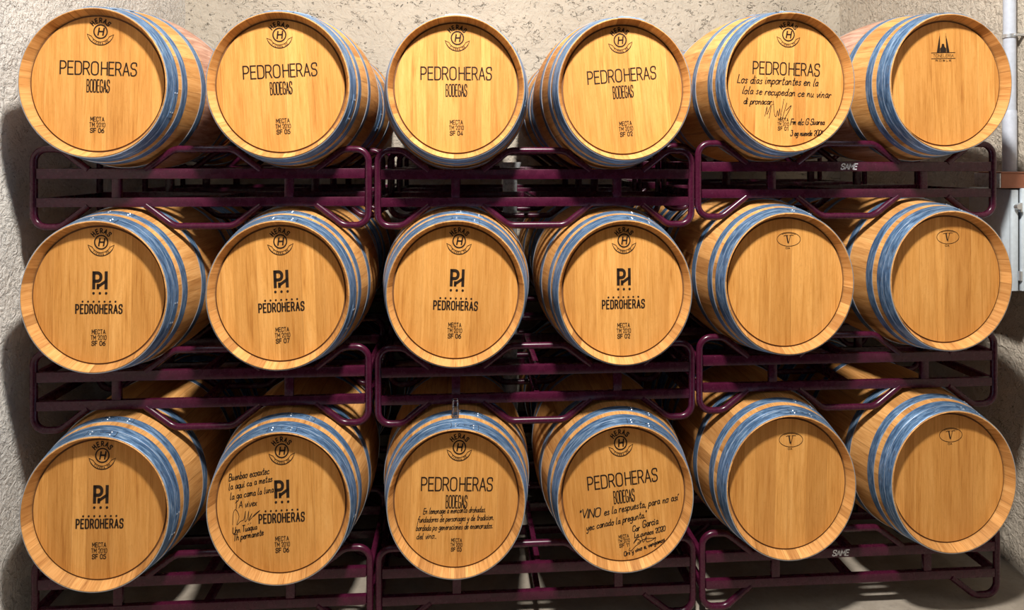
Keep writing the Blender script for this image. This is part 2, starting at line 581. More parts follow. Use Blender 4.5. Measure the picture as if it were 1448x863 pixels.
LOW = {  # handwriting, smooth through the points; x-height 5
    'a': (4.6, '4,4.2 2,5 0.4,3 0.5,.9 2,0 3.8,2 4,5 4,1 5,0'),
    'b': (4.2, '0.6,10 0,0 0.2,3 2.2,5 4,3 3.5,.5 2,0 0.2,1'),
    'c': (4.0, '4,4.2 2.2,5 0,3 0.2,1 2,0 4.2,1'),
    'd': (4.8, '4,4.2 2,5 0,3 .5,.6 2,0 3.8,2 4.3,10 4,1 5.2,0'),
    'e': (4.2, '0.2,2.4 3.8,3.4 2.8,5 1,4.6 0,2 1.6,0 4.4,1'),
    'f': (3.6, '4.2,9 3,10 2,8 1.5,3 .6,-3;0,5 3.8,5'),
    'g': (4.4, '4,4.2 2,5 0.1,3 .5,1 2,.3 4,2.6 4.2,5 4,-2 2,-4 0,-3'),
    'h': (4.2, '0.6,10 0,0 0.3,3 2.2,5 3.5,4 3.6,1 4.4,0'),
    'i': (1.6, '0.2,5 0,1 1.2,0;0.3,7 .7,7.5'),
    'j': (1.8, '1.2,5 1,-2 0,-4 -1.4,-3;1.3,7 1.7,7.5'),
    'l': (1.8, '0.7,10 0,1 1.6,0'),
    'm': (6.4, '0,5 0,0 .4,3.5 1.8,5 2.6,4 2.6,0 3,3.5 4.4,5 5.3,4 5.4,1 6.4,0'),
    'n': (4.4, '0,5 0,0 .4,3.2 2,5 3.3,4 3.4,1 4.5,0'),
    'o': (4.6, '2,5 .3,4 0,2 1,0 3,0 4,2 3.4,4.4 2,5 4.8,4.4'),
    'p': (4.2, '0.3,5 -.4,-4 0.1,3 2.2,5 4,3.5 3.6,1 2,0 0.1,1'),
    'q': (4.2, '4,4.2 2,5 0,3 .5,.6 2,0 4,2 4.2,5 3.8,-4'),
    'r': (3.2, '0,5 0,0 .4,3 1.6,5 3.2,4.5'),
    's': (3.4, '3.2,4.5 1.6,5 .6,3.8 2.8,1.8 2.4,.2 0,.4'),
    't': (3.4, '1.8,9 1.2,1 2.4,0 3.6,.6;0,5.8 3.4,6'),
    'u': (4.6, '0,5 .2,1 1.6,0 3.3,1.6 3.6,5 3.6,1 4.8,0'),
    'v': (3.8, '0,5 1.6,0 3.8,5.2'),
    'x': (3.8, '0,5 3.8,0;3.8,5 0,0'),
    'y': (4.2, '0,5 .4,1.6 1.8,1 3.6,3 3.8,5 3.2,-2 1.6,-4 0,-3'),
    'z': (3.8, '0,5 3.6,5 0,0 3.8,0.3'),
    ',': (1.0, '0.6,0.4 0.2,-1.6'),
    '.': (1.0, '0.2,0 0.8,0.3'),
    '"': (1.8, '0.2,10 0,8;1.4,10 1.2,8'),
}
ACC = {'\u00ed': 'i', '\u00e1': 'a', '\u00f3': 'o', '\u00f1': 'n'}


def ribbon(bm, pts, wdt, y, closed=False, lift=0.0):
    """a flat inked stroke in the plane y, drawn through (x, z) points"""
    P = [Vector((p[0], p[1])) for p in pts]
    Q = [P[0]]
    for p in P[1:]:
        if (p - Q[-1]).length > 1e-5:
            Q.append(p)
    if closed and (Q[0] - Q[-1]).length < 1e-5:
        Q.pop()
    P = Q
    n = len(P)
    if n < 2:
        return
    L, R = [], []
    for i, p in enumerate(P):
        if closed:
            a, b = P[i - 1], P[(i + 1) % n]
        else:
            a, b = P[max(i - 1, 0)], P[min(i + 1, n - 1)]
        t1 = (p - a)
        t2 = (b - p)
        if t1.length < 1e-9:
            t1 = t2
        if t2.length < 1e-9:
            t2 = t1
        t1, t2 = t1.normalized(), t2.normalized()
        t = t1 + t2
        t = t.normalized() if t.length > 0.2 else t1
        k = 1.0 / max(0.6, abs(t.dot(t1)))
        nn = Vector((-t.y, t.x)) * (wdt * 0.5 * k)
        q = p
        if not closed and i == 0:
            q = p - t * wdt * 0.3
        if not closed and i == n - 1:
            q = p + t * wdt * 0.3
        L.append(bm.verts.new((q.x + nn.x, y, q.y + nn.y)))
        R.append(bm.verts.new((q.x - nn.x, y, q.y - nn.y)))
    m = n if closed else n - 1
    for i in range(m):
        j = (i + 1) % n
        bm.faces.new((L[i], L[j], R[j], R[i]))


def blob(bm, x, z, r, y, n=10):
    bm.faces.new([bm.verts.new((x + r * math.cos(2 * PI * k / n), y, z + r * math.sin(2 * PI * k / n))) for k in range(n)])


def glyph_strokes(ch, hand):
    """-> width, [(points, closed)] on a 10-high box"""
    base = ACC.get(ch, ch)
    if hand and base in LOW:
        wd, s = LOW[base]
        st = [(crom(p), False) for p in P_(s)]
        if ch in ACC:
            st = st[:1] if base == 'i' else st
            st.append(([(1.0, 6.8), (2.4, 8.2)], False) if base != 'n' else ([(0.6, 6.8), (1.6, 7.4), (2.4, 6.8), (3.4, 7.4)], False))
        return wd, st
    if base not in CAPS:
        return 3.4, []
    wd, s = CAPS[base]
    if not s:
        return wd, []
    st = []
    for part in s.split(';'):
        cl = part.startswith('@')
        pts = [tuple(float(c) for c in q.split(',')) for q in part.lstrip('@').split()]
        sharp = base in 'AEFHILMNTV147E'
        rad = 0.01 if sharp else 2.6
        if base in 'PRBD':
            # keep the stem corners square and round the bowl only
            st.append((bowl(pts), False))
            continue
        st.append((fillet(pts, rad, cl) if not sharp else pts, cl))
    return wd, st


def bowl(pts):
    out = []
    for i, p in enumerate(pts):
        if 0 < i < len(pts) - 1 and p[0] > 2.5:
            a, b, c = pts[i - 1], p, pts[i + 1]
            q = fillet([a, b, c], 2.7)
            out += q[1:-1]
        else:
            out.append(p)
    return out


def text(bm, s, x, z, height, pen, y, width=None, sx=1.0, hand=False, slant=0.0, track=2.0, align='L', ang=0.0, jit=0.0, seed=1):
    """write s with its baseline starting (or centred) at x, z"""
    rng = random.Random(seed)
    k = height / 10.0
    adv = 0.0
    items = []
    for ch in s:
        wd, st = glyph_strokes(ch, hand)
        items.append((adv, st))
        adv += wd + (track if ch != ' ' else 0.6)
    adv -= track
    fx = sx
    if width:
        fx = width / (adv * k)
    x0 = -adv * k * fx / 2 if align == 'C' else 0.0
    ca, sa = math.cos(ang), math.sin(ang)
    for a, st in items:
        jz = rng.uniform(-jit, jit)
        jx = rng.uniform(-jit, jit) * 0.6
        js = 1 + rng.uniform(-jit, jit) * 0.12
        for pts, cl in st:
            q = []
            for px, pz in pts:
                xx = x0 + (a + px * js + jx) * k * fx + pz * k * slant
                zz = (pz * js + jz) * k
                q.append((x + xx * ca - zz * sa, z + xx * sa + zz * ca))
            ribbon(bm, q, pen, y, cl)


# ------------------------------------------------------------------ room
def tag(o, label, cat, group=None, kind=None):
    o['label'] = label
    o['category'] = cat
    if group:
        o['group'] = group
    if kind:
        o['kind'] = kind
    return o


def structure(o, label, cat):
    return tag(o, label, cat, None, 'structure')


XL, XR, YB, YF, ZC = -1.93, 2.80, 2.12, -1.7, 4.6


def rough_wall(name, mat, u0, u1, v0, v1, fn, nu, nv, amp, label, cat, seed=0.0):
    """a plaster wall with real unevenness; fn(u, v, d) gives the point"""
    bm = bmesh.new()
    vs = {}
    for i in range(nu + 1):
        for j in range(nv + 1):
            u = u0 + (u1 - u0) * i / nu
            v = v0 + (v1 - v0) * j / nv
            d = amp * (noise.noise(Vector((u * 1.7 + seed, v * 1.7, seed))) + 0.6 * noise.noise(Vector((u * 5 + seed, v * 5, 3.1))) + 0.35 * noise.noise(Vector((u * 14, v * 14, seed))))
            vs[i, j] = bm.verts.new(fn(u, v, d))
    for i in range(nu):
        for j in range(nv):
            bm.faces.new((vs[i, j], vs[i + 1, j], vs[i + 1, j + 1], vs[i, j + 1]))
    # thickness
    g = bm.faces[:]
    ret = bmesh.ops.extrude_face_region(bm, geom=g)
    for e in ret['geom']:
        if isinstance(e, bmesh.types.BMVert):
            e.co += Vector(fn(0, 0, -0.25)) - Vector(fn(0, 0, 0))
    o = link(name, bm, mat, None, True, 80)
    structure(o, label, cat)
    return o


bm = bmesh.new()
box(bm, XL - 0.3, XR + 0.3, YF, YB + 0.3, -0.25, 0.0)
structure(link('floor', bm, M_FLOOR, None, False), 'worn grey beige concrete floor under the bottom racks', 'floor')
rough_wall('wall_back', M_WALL, XL - 0.05, XR + 0.05, 0, ZC, lambda u, v, d: (u, YB - d, v), 110, 110, 0.012, 'beige rough plaster wall behind the top row of barrels', 'wall', 2.0)
rough_wall('wall_left', M_WALLW, YF, YB + 0.05, 0, ZC, lambda u, v, d: (XL + d, u, v), 120, 120, 0.012, 'pale rough plaster wall at the left end of the racks', 'wall', 7.0)
rough_wall('wall_right', M_WALLR, YF, YB + 0.05, 0, ZC, lambda u, v, d: (XR - d, u, v), 120, 120, 0.012, 'beige rough plaster wall at the right end carrying pipe and cabinet', 'wall', 13.0)
# ------------------------------------------------------------------ racks
RW = 1.440
TUBE = 0.0150


def rack_z(pts, x0=0):
    return pts


def frame_path(pts, r, y):
    return [(p[0], y, p[1]) for p in fillet(pts, r, False, 7)]


# z = 0 is the top face of the upper beam; the rack hangs 0.268 below that
RB = 0.268


def make_rack():
    root = bpy.data.objects.new('barrel_rack', None)
    COL.objects.link(root)

    def part(name, fn):
        b = bmesh.new()
        fn(b)
        return link(name, b, M_RACK, root, True, 40)
    c = RW / 2
    for y in (0.0, 0.55):
        for za, zb in ((0.0, -0.044), (-0.125, -0.165)):
            part('beam', lambda b: box(b, 0.030, RW - 0.030, y - 0.011, y + 0.014, RB + zb, RB + za, bev=0.0025))
        for px in (c - 0.363, c + 0.363):
            part('post', lambda b: box(b, px - 0.019, px + 0.019, y - 0.008, y + 0.012, RB - 0.1255, RB - 0.0435, bev=0.002))
        for s in (0, 1):
            f = (lambda v: v) if s == 0 else (lambda v: RW - v)
            zt, zl = 0.084, -0.250
            pts = [(0.240, -0.006), (0.125, zt), (TUBE, zt), (TUBE, zl), (0.125, zl), (0.240, -0.159)]
            path = [(f(p[0]), y, RB + p[1]) for p in fillet(pts, 0.068, False, 8)]
            part('end_loop', lambda b: tube(b, path, TUBE))
        for zs, za, zb in ((1, -0.006, 0.084), (-1, -0.159, -0.250)):
            pts = [(c - 0.242, za), (c - 0.125, zb), (c + 0.125, zb), (c + 0.242, za)]
            path = frame_path([(p[0], RB + p[1]) for p in pts], 0.075, y)
            part('spacer_tube', lambda b: tube(b, path, TUBE))
    for px in (TUBE, c, RW - TUBE):
        for z in (-0.022, -0.148):
            part('depth_rail', lambda b: box(b, px - 0.012, px + 0.012, 0.013, 0.540, RB + z - 0.019, RB + z + 0.019, bev=0.002))
    return root


def dup(root, loc, skip=()):
    r = root.copy()
    COL.objects.link(r)
    r.location = loc
    for ch in list(root.children):
        if ch.data in skip:
            continue
        c = ch.copy()
        COL.objects.link(c)
        c.parent = r
        for g in list(ch.children):
            d = g.copy()
            COL.objects.link(d)
            d.parent = c
    return r


YR = 0.20
# left edge and height of the upper beam, measured per rack
RX = [[-1.838, -0.388, 1.054], [-1.838, -0.386, 1.060], [-1.832, -0.382, 1.073]]
RZ = [[-0.041, -0.046, -0.013], [-0.909, -0.919, -0.896], [-1.792, -1.803, -1.790]]
ROWN = ['top', 'middle', 'bottom']
COLN = ['left', 'centre', 'right']
rack0 = make_rack()
LOW_SPACERS = [ch.data for ch in rack0.children if ch.name.startswith('spacer_tube') and min(v.co.z for v in ch.data.vertices) < 0.1]
front_racks = {}
used = False
for r in range(3):
    for c in range(3):
        loc = (RX[r][c], YR, H + RZ[r][c] - RB)
        if not used:
            o = rack0
            o.location = loc
            used = True
        else:
            o = dup(rack0, loc, LOW_SPACERS if r == 2 else ())
        lab = 'plum steel rack carrying the %s barrel pair of the %s row' % (COLN[c], ROWN[r])
        if c == 2 and r in (0, 2):
            lab += ', white lettering on beam'
        tag(o, lab, 'rack', 'barrel racks of the front row')
        front_racks[r, c] = o
# white lettering on two beams of the right-hand stack
for r, off in ((0, 0.719), (2, 0.66)):
    rk = front_racks[r, 2]
    beam = min((ch for ch in rk.children if ch.name.startswith('beam')), key=lambda ch: ch.matrix_basis.translation.length + 0)
    beams = [ch for ch in rk.children if ch.name.startswith('beam')]
    beam = [ch for ch in beams if max(v.co.z for v in ch.data.vertices) > RB - 0.01 and min(v.co.y for v in ch.data.vertices) < 0.1][0]
    b = bmesh.new()
    text(b, 'SAME', off, RB - 0.034, 0.025, 0.0050, -0.0122, width=0.074, slant=0.22, track=1.6, align='C')
    o = link('lettering', b, M_WHITE, beam, False)
    o['label'] = 'white slanted block lettering'

# ------------------------------------------------------------------ barrels
RC, RBIL, LEN, RHEAD, YH = 0.287, 0.340, 0.95, 0.268, 0.043


def prof_r(y):
    return RBIL - (RBIL - RC) * abs((y - LEN / 2) / (LEN / 2)) ** 1.75


def staves_bm():
    bm = bmesh.new()
    out = [(prof_r(LEN * k / 26), LEN * k / 26) for k in range(27)]
    p = [(RHEAD - 0.003, 0.062), (RHEAD, YH - 0.002), (RHEAD + 0.001, YH - 0.006), (RC - 0.0045, 0.0006), (RC - 0.0025, 0.0)] + [(RC - 0.0004, 0.0022)] + out[1:-1] + \
        [(RC - 0.0004, LEN - 0.0022), (RC - 0.0025, LEN), (RC - 0.0045, LEN - 0.0006), (RHEAD + 0.001, LEN - YH + 0.006), (RHEAD, LEN - YH + 0.002), (RHEAD - 0.003, LEN - 0.062)]
    lathe(bm, p, 112)
    return bm


def head_bm(front=True):
    bm = bmesh.new()
    y = YH if front else LEN - YH
    s = 1 if front else -1
    lathe(bm, [(0, y), (RHEAD - 0.0075, y)], 96, 0)
    lathe(bm, [(RHEAD - 0.0075, y), (RHEAD - 0.0068, y + s * 0.004), (RHEAD - 0.001, y + s * 0.004)], 96, 1)
    lathe(bm, [(RHEAD - 0.001, y + s * 0.004), (RHEAD - 0.001, y + s * 0.018), (0, y + s * 0.018)], 96, 0)
    bmesh.ops.remove_doubles(bm, verts=bm.verts[:], dist=1e-5)
    return bm


HOOPS = [(0.004, 0.043), (0.045, 0.078), (0.108, 0.146), (0.268, 0.306)]


def hoop_bm(y0, y1, phase):
    bm = bmesh.new()
    t0, t = 0.0006, 0.0026
    ys = [y0 + (y1 - y0) * k / 4 for k in range(5)]
    # band face
    lathe(bm, [(prof_r(y) + t, y) for y in ys], 112, 0)
    # bare rolled edges
    for y, s in ((y0, -1), (y1, 1)):
        lathe(bm, [(prof_r(y) + t, y), (prof_r(y) + t - 0.0006, y + s * 0.0009), (prof_r(y) - 0.001, y + s * 0.0009)], 112, 1)
    bmesh.ops.remove_doubles(bm, verts=bm.verts[:], dist=1e-5)
    # seams of the overlap and the small stamped marks on it
    if phase < 1:
        def wrap(pts, wdt):
            b2 = bmesh.new()
            ribbon(b2, pts, wdt, 0.0)
            mp = {}
            for v in b2.verts:
                yy = y0 + (y1 - y0) * 0.5 - v.co.z
                yy = min(max(yy, y0 + 0.0015), y1 - 0.0015)
                q = prof_r(yy) + t + 0.0021
                aa = phase + v.co.x / q
                mp[v] = bm.verts.new((q * math.sin(aa), yy, q * math.cos(aa)))
            for f in b2.faces:
                bm.faces.new([mp[v] for v in f.verts]).material_index = 2
            b2.free()
        hw = (y1 - y0) * 0.5
        for e in (-0.058, 0.058):
            wrap([(e, -hw), (e + 0.003, 0), (e, hw)], 0.0016)
        wrap([(-0.030, 0.006), (-0.024, -0.005), (-0.020, -0.003)], 0.0020)
        wrap([(-0.004, -0.004), (0.000, 0.003), (0.004, -0.003), (0.009, 0.000)], 0.0020)
        wrap([(0.022, 0.004), (0.027, -0.003), (0.036, -0.004)], 0.0022)
    # the overlapping end of the band and its rivets
    a0, a1 = phase - 0.20, phase + 0.20
    lathe(bm, [(prof_r(y0) + t - 0.001, y0 + 0.0015)] + [(prof_r(y) + t + 0.0016, y) for y in (y0 + 0.0022, (y0 + y1) / 2, y1 - 0.0022)] + [(prof_r(y1) + t - 0.001, y1 - 0.0015)], 12, 0, a0=a0, a1=a1)
    rows = (0.28, 0.72)
    for a in (phase - 0.13, phase + 0.13):
        for q in rows:
            yy = y0 + (y1 - y0) * q
            rr = prof_r(yy) + t + 0.0014
            cen = Vector((rr * math.sin(a), yy, rr * math.cos(a)))
            nrm = Vector((math.sin(a), 0, math.cos(a)))
            tx = Vector((math.cos(a), 0, -math.sin(a)))
            ty = Vector((0, 1, 0))
            ring = []
            for j in range(8):
                b = 2 * PI * j / 8
                ring.append(cen + (tx * math.cos(b) + ty * math.sin(b)) * 0.0045)
            v1 = [bm.verts.new(p) for p in ring]
            v2 = [bm.verts.new(cen + (p - cen) * 0.6 + nrm * 0.0022) for p in ring]
            top = bm.verts.new(cen + nrm * 0.003)
            for j in range(8):
                f = bm.faces.new((v1[j], v1[(j + 1) % 8], v2[(j + 1) % 8], v2[j]))
                f.material_index = 1
                f = bm.faces.new((v2[j], v2[(j + 1) % 8], top))
                f.material_index = 1
    return bm


def mesh_of(bm, name, mats, smooth=True, angle=35):
    o = link(name, bm, mats, None, smooth, angle)
    me = o.data
    bpy.data.objects.remove(o)
    return me


ME_STAVES = mesh_of(staves_bm(), 'staves', M_STAVE)
ME_STAIN = mesh_of(staves_bm(), 'staves', M_STAIN)
ME_HEAD = mesh_of(head_bm(True), 'head', [M_HEAD, M_GROOVE])
ME_HEADB = mesh_of(head_bm(False), 'head', [M_HEAD, M_GROOVE])
ME_HOOPS = [mesh_of(hoop_bm(a, b, ph), 'hoop', [M_HOOP, M_EDGE, M_INK]) for (a, b), ph in zip(HOOPS, (0.05, 1.9, 0.15, 0.0))]
ME_HOOPS += [mesh_of(hoop_bm(LEN - b, LEN - a, ph), 'hoop', [M_HOOP, M_EDGE, M_INK]) for (a, b), ph in zip(HOOPS, (0.1, 2.2, 0.05, 0.2))]

YI = YH - 0.0009               # ink lies on the head
R = 0.265


def emblem_bm():
    """winery roundel: ringed letter, arched word above, ribbon below"""
    b = bmesh.new()
    cx, cz = 0.02 * R, 0.765 * R
    rr = 0.098 * R
    ring = [(cx + rr * math.cos(a), cz + rr * math.sin(a)) for a in (2 * PI * k / 40 for k in range(40))]
    ribbon(b, ring, 0.0052, YI, True)
    text(b, 'H', cx, cz - 0.052 * R, 0.104 * R, 0.0060, YI, width=0.072 * R, slant=0.16, align='C')
    for k, ch in enumerate('HERAS'):
        a = math.radians(90 + 46 - 23 * k)
        q = 0.132 * R
        wd, st = glyph_strokes(ch, False)
        h = 0.066 * R / 10
        rot = a - PI / 2
        for pts, cl in st:
            P = []
            for px, pz in pts:
                lx, lz = (px - wd / 2) * h * 0.85, pz * h
                P.append((cx + q * math.cos(a) + lx * math.cos(rot) - lz * math.sin(rot), cz + q * math.sin(a) + lx * math.sin(rot) + lz * math.cos(rot)))
            ribbon(b, P, 0.0042, YI, cl)

    def arc(rad, a0, a1, n=18, dz=0.0):
        return [(cx + rad * math.cos(math.radians(a0 + (a1 - a0) * k / n)), cz + dz + rad * math.sin(math.radians(a0 + (a1 - a0) * k / n))) for k in range(n + 1)]
    ribbon(b, arc(0.150 * R, 207, 333), 0.0020, YI)
    ribbon(b, arc(0.198 * R, 212, 328), 0.0034, YI)
    for s in (-1, 1):
        a = math.radians(270 + s * 62)
        p0 = (cx + 0.150 * R * math.cos(a), cz + 0.150 * R * math.sin(a))
        p1 = (cx + 0.198 * R * math.cos(a - s * 0.07), cz + 0.198 * R * math.sin(a - s * 0.07))
        tip = (cx + s * 0.196 * R, cz - 0.040 * R)
        ribbon(b, [p0, tip, (tip[0] - s * 0.012 * R, tip[1] - 0.035 * R), p1], 0.0024, YI)
    n = 9
    for k, ch in enumerate('TIERRA DE'):
        a = math.radians(270 - 40 + 80 * k / (n - 1))
        q = 0.190 * R
        wd, st = glyph_strokes(ch, False)
        h = 0.030 * R / 10
        rot = a + PI / 2
        for pts, cl in st:
            P = []
            for px, pz in pts:
                lx, lz = (px - wd / 2) * h, pz * h
                P.append((cx + q * math.cos(a) + lx * math.cos(rot) - lz * math.sin(rot), cz + q * math.sin(a) + lx * math.sin(rot) + lz * math.cos(rot)))
            ribbon(b, P, 0.0012, YI, cl)
    return b


def word_thin_bm():
    b = bmesh.new()
    text(b, 'PEDRO', -0.283 * R, 0.13 * R, 0.19 * R, 0.0052, YI, width=0.56 * R, track=1.9, align='C')
    text(b, 'HERAS', 0.305 * R, 0.13 * R, 0.19 * R, 0.0052, YI, width=0.52 * R, track=1.9, align='C')
    return b


def word_cellar_bm():
    b = bmesh.new()
    text(b, 'BODEGAS', 0.0, -0.125 * R, 0.185 * R, 0.0034, YI, width=0.33 * R, track=2.4, align='C')
    # the inline of the narrow double-stroke letters
    text(b, 'BODEGAS', 0.006 * R, -0.115 * R, 0.165 * R, 0.0012, YI, width=0.335 * R, track=2.4, align='C')
    return b


def monogram_bm():
    """interlocked block letters over rows of dots"""
    b = bmesh.new()
    k = R
    x0, x1 = -0.105 * k, 0.125 * k
    z0, z1 = 0.085 * k, 0.345 * k
    wt = 0.046 * k
    h = wt / 2
    ribbon(b, [(x0 + h, z0 + h * 0.6), (x0 + h, z1 - h * 0.6)], wt, YI)
    ribbon(b, fillet([(x0 + h, z1 - h), (x0 + 0.128 * k, z1 - h), (x0 + 0.128 * k, z0 + 0.118 * k), (x0 + h, z0 + 0.118 * k)], 0.055 * k), wt, YI)
    ribbon(b, [(x1 - h, z0 + h * 0.6), (x1 - h, z1 - h * 0.6)], wt, YI)
    ribbon(b, [(x0 + 0.086 * k, z0 + h * 0.6), (x0 + 0.086 * k, z0 + 0.066 * k)], wt * 0.9, YI)
    ribbon(b, [(x0 + 0.086 * k, z0 + 0.040 * k), (x1 - h, z0 + 0.120 * k)], wt * 0.9, YI)
    return b


def dots_bm():
    b = bmesh.new()
    k = R
    for i in range(3):
        blob(b, 0.01 * k + (i - 1) * 0.094 * k, 0.028 * k, 0.0052, YI)
    for i in range(7):
        blob(b, (i - 3) * 0.082 * k, -0.093 * k, 0.0041, YI)
    return b


def word_bold_bm():
    b = bmesh.new()
    text(b, 'PEDROHERAS', 0.0, -0.262 * R, 0.124 * R, 0.0056, YI, width=0.69 * R, track=3.6, align='C')
    return b


def code_bm(lines, x=0.0, z=-0.55, s=1.0, ang=0.0):
    b = bmesh.new()
    for i, t in enumerate(lines):
        wt = (0.20, 0.23, 0.20)[i]
        dz = -i * 0.083 * s
        text(b, t, (x - dz * math.sin(ang) * 0) * R, (z + dz) * R, 0.062 * R * s, (0.0024, 0.0022, 0.0032)[i] * s, YI, width=wt * R * s, track=2.6, align='C', ang=ang)
    return b


def oval_mark_bm():
    b = bmesh.new()
    cx, cz = 0.045 * R, 0.665 * R
    ribbon(b, [(cx + 0.20 * R * math.cos(a), cz + 0.107 * R * math.sin(a)) for a in (2 * PI * k / 48 for k in range(48))], 0.0020, YI, True)
    ribbon(b, [(cx + 0.185 * R * math.cos(a), cz + 0.094 * R * math.sin(a)) for a in (PI * 0.28 + PI * 0.44 * k / 20 for k in range(21))], 0.0012, YI)
    # the slanted letter with a heavy left stroke and serifs
    ribbon(b, [(cx - 0.035 * R, cz + 0.056 * R), (cx - 0.012 * R, cz - 0.050 * R)], 0.0058, YI)
    ribbon(b, [(cx + 0.030 * R, cz + 0.058 * R), (cx - 0.004 * R, cz - 0.068 * R)], 0.0022, YI)
    ribbon(b, [(cx - 0.085 * R, cz + 0.050 * R), (cx - 0.055 * R, cz + 0.060 * R), (cx - 0.012 * R, cz + 0.060 * R)], 0.0022, YI)
    ribbon(b, [(cx + 0.012 * R, cz + 0.058 * R), (cx + 0.045 * R, cz + 0.064 * R), (cx + 0.080 * R, cz + 0.062 * R)], 0.0022, YI)
    text(b, 'OAK', cx, cz - 0.148 * R, 0.024 * R, 0.0013, YI, width=0.10 * R, align='C')
    return b


def church_mark_bm():
    """small brand of a twin-spired church over two ruled lines"""
    b = bmesh.new()
    cx, z0 = 0.0 - 0.02 * R, 0.50 * R
    def poly(pts):
        b.faces.new([b.verts.new((cx + p[0] * R, YI, z0 + p[1] * R)) for p in pts])
    for s in (-1, 1):
        poly([(s * 0.115, 0.0), (s * 0.060, 0.0), (s * 0.052, 0.20), (s * 0.056, 0.27), (s * 0.075, 0.20)])
        ribbon(b, [(cx + s * 0.054 * R, z0 + 0.24 * R), (cx + s * 0.054 * R, z0 + 0.305 * R)], 0.0011, YI)
    poly([(-0.055, 0.0), (0.055, 0.0), (0.055, 0.06), (0.030, 0.085), (0.018, 0.135), (-0.018, 0.135), (-0.030, 0.085), (-0.055, 0.06)])
    for zz, hw in ((-0.008, 0.215), (-0.100, 0.215)):
        ribbon(b, [(cx - hw * R, z0 + zz * R), (cx + hw * R, z0 + zz * R)], 0.0026, YI)
    text(b, 'TONELERIA', cx, z0 - 0.078 * R, 0.046 * R, 0.0013, YI, width=0.37 * R, align='C', slant=0.15)
    text(b, 'ROBLE', cx, z0 - 0.145 * R, 0.024 * R, 0.0012, YI, width=0.28 * R, align='C', track=3.5)
    return b


def hand_bm(lines, seed):
    b = bmesh.new()
    for i, (t, x, z, wd, h, ang, pen) in enumerate(lines):
        text(b, t, x * R, z * R, h * R, pen, YI, width=wd * R / math.cos(math.radians(ang)), hand=True, slant=0.22, track=1.3, ang=math.radians(ang), jit=0.35, seed=seed + i)
    return b


def signature(b, pts, x, z, sx, sz, pen):
    for st in pts.split(';'):
        P = [tuple(float(c) for c in q.split(',')) for q in st.split()]
        ribbon(b, [(x * R + p[0] * sx * R, z * R + p[1] * sz * R) for p in crom(P)], pen, YI)


def hand_top():
    b = hand_bm([('Los dias importantes en la', -0.825, 0.005, 1.37, 0.125, -2.0, 0.0036),
                 ('lola se recupedan ce nu vinar', -0.74, -0.165, 1.50, 0.115, -2.4, 0.0034),
                 ('di pronacar..', -0.72, -0.325, 0.51, 0.10, -1.5, 0.0034),
                 ('Fm elc G Suarea', 0.075, -0.655, 0.58, 0.095, 0.5, 0.0034),
                 ('3 ag nuevde 2001', 0.075, -0.83, 0.54, 0.085, 1.0, 0.0033)], 11)
    signature(b, '0,0 1,5 1,1 3,6 2,-1;4,8 4.6,1 5.4,0 6,3 6.4,0 7,4 7.2,1;7,-3 9,9;8,-2 10.4,7;10,3 12.5,5.5 9,-2', -0.36, -0.52, 0.036, 0.030, 0.0024)
    return b


def hand_low_left():
    b = hand_bm([('Buenbao ecoaxtec', -0.80, 0.355, 0.61, 0.10, 8, 0.0030),
                 ('la aqui ca a metas', -0.80, 0.225, 0.66, 0.095, 9, 0.0030),
                 ('la ga cama la luna', -0.78, 0.085, 0.66, 0.095, 8, 0.0030),
                 ('1 A vivex', -0.71, -0.045, 0.33, 0.095, 6, 0.0028),
                 ('Unn Tuaqua', -0.745, -0.405, 0.37, 0.085, 9, 0.0030),
                 ('Th permanete', -0.735, -0.510, 0.46, 0.09, 9, 0.0031)], 31)
    signature(b, '0,0 .5,7 2,9 4,5 2.6,0 5,2 7,3 8,8 7.6,2 9,3 10,8 9.8,3 11,4 12,6.5 10,2 14,6 17,8 13,4.5;9.5,0 10,.4;11,.4 11.4,.8', -0.745, -0.275, 0.0245, 0.024, 0.0020)
    return b


def hand_low_mid():
    return hand_bm([('En lemonage a mencanta drohadas.', -0.53, -0.195, 0.99, 0.085, 0, 0.0026),
                    ('fundadores de personages y de tradicion.', -0.62, -0.315, 1.21, 0.085, 0, 0.0026),
                    ('bordada po generaciones de enamorados.', -0.645, -0.435, 1.22, 0.085, 0, 0.0026),
                    ('del vino..', -0.635, -0.56, 0.31, 0.085, 1, 0.0026)], 51)


def hand_low_right():
    b = hand_bm([('"VINO', -0.72, -0.345, 0.33, 0.125, 5, 0.0040),
                 ('es la respuesta, para no as\u00ed', -0.315, -0.305, 1.20, 0.105, 9, 0.0034),
                 ('yec canado la pregunta."', -0.60, -0.525, 0.97, 0.095, 10, 0.0033),
                 ('Car', 0.145, -0.565, 0.115, 0.085, 10, 0.0033), ('Garcia', 0.31, -0.51, 0.25, 0.105, 12, 0.0036),
                 ('Lo cunaos 2020', 0.175, -0.655, 0.50, 0.072, 10, 0.0033),
                 ('Ors y vino e, vengamos', 0.01, -0.925, 0.66, 0.062, 17, 0.0033)], 71)
    signature(b, '0,0 -.4,-2 1,-2 3,1 6,4 4,6 2,3 3.5,6.5 6,8 7,4 8,5 9,8 9,4 12,5 14,7 13.5,4;4,3 8,6 14,6.5', 0.10, -0.80, 0.030, 0.020, 0.0024)
    return b


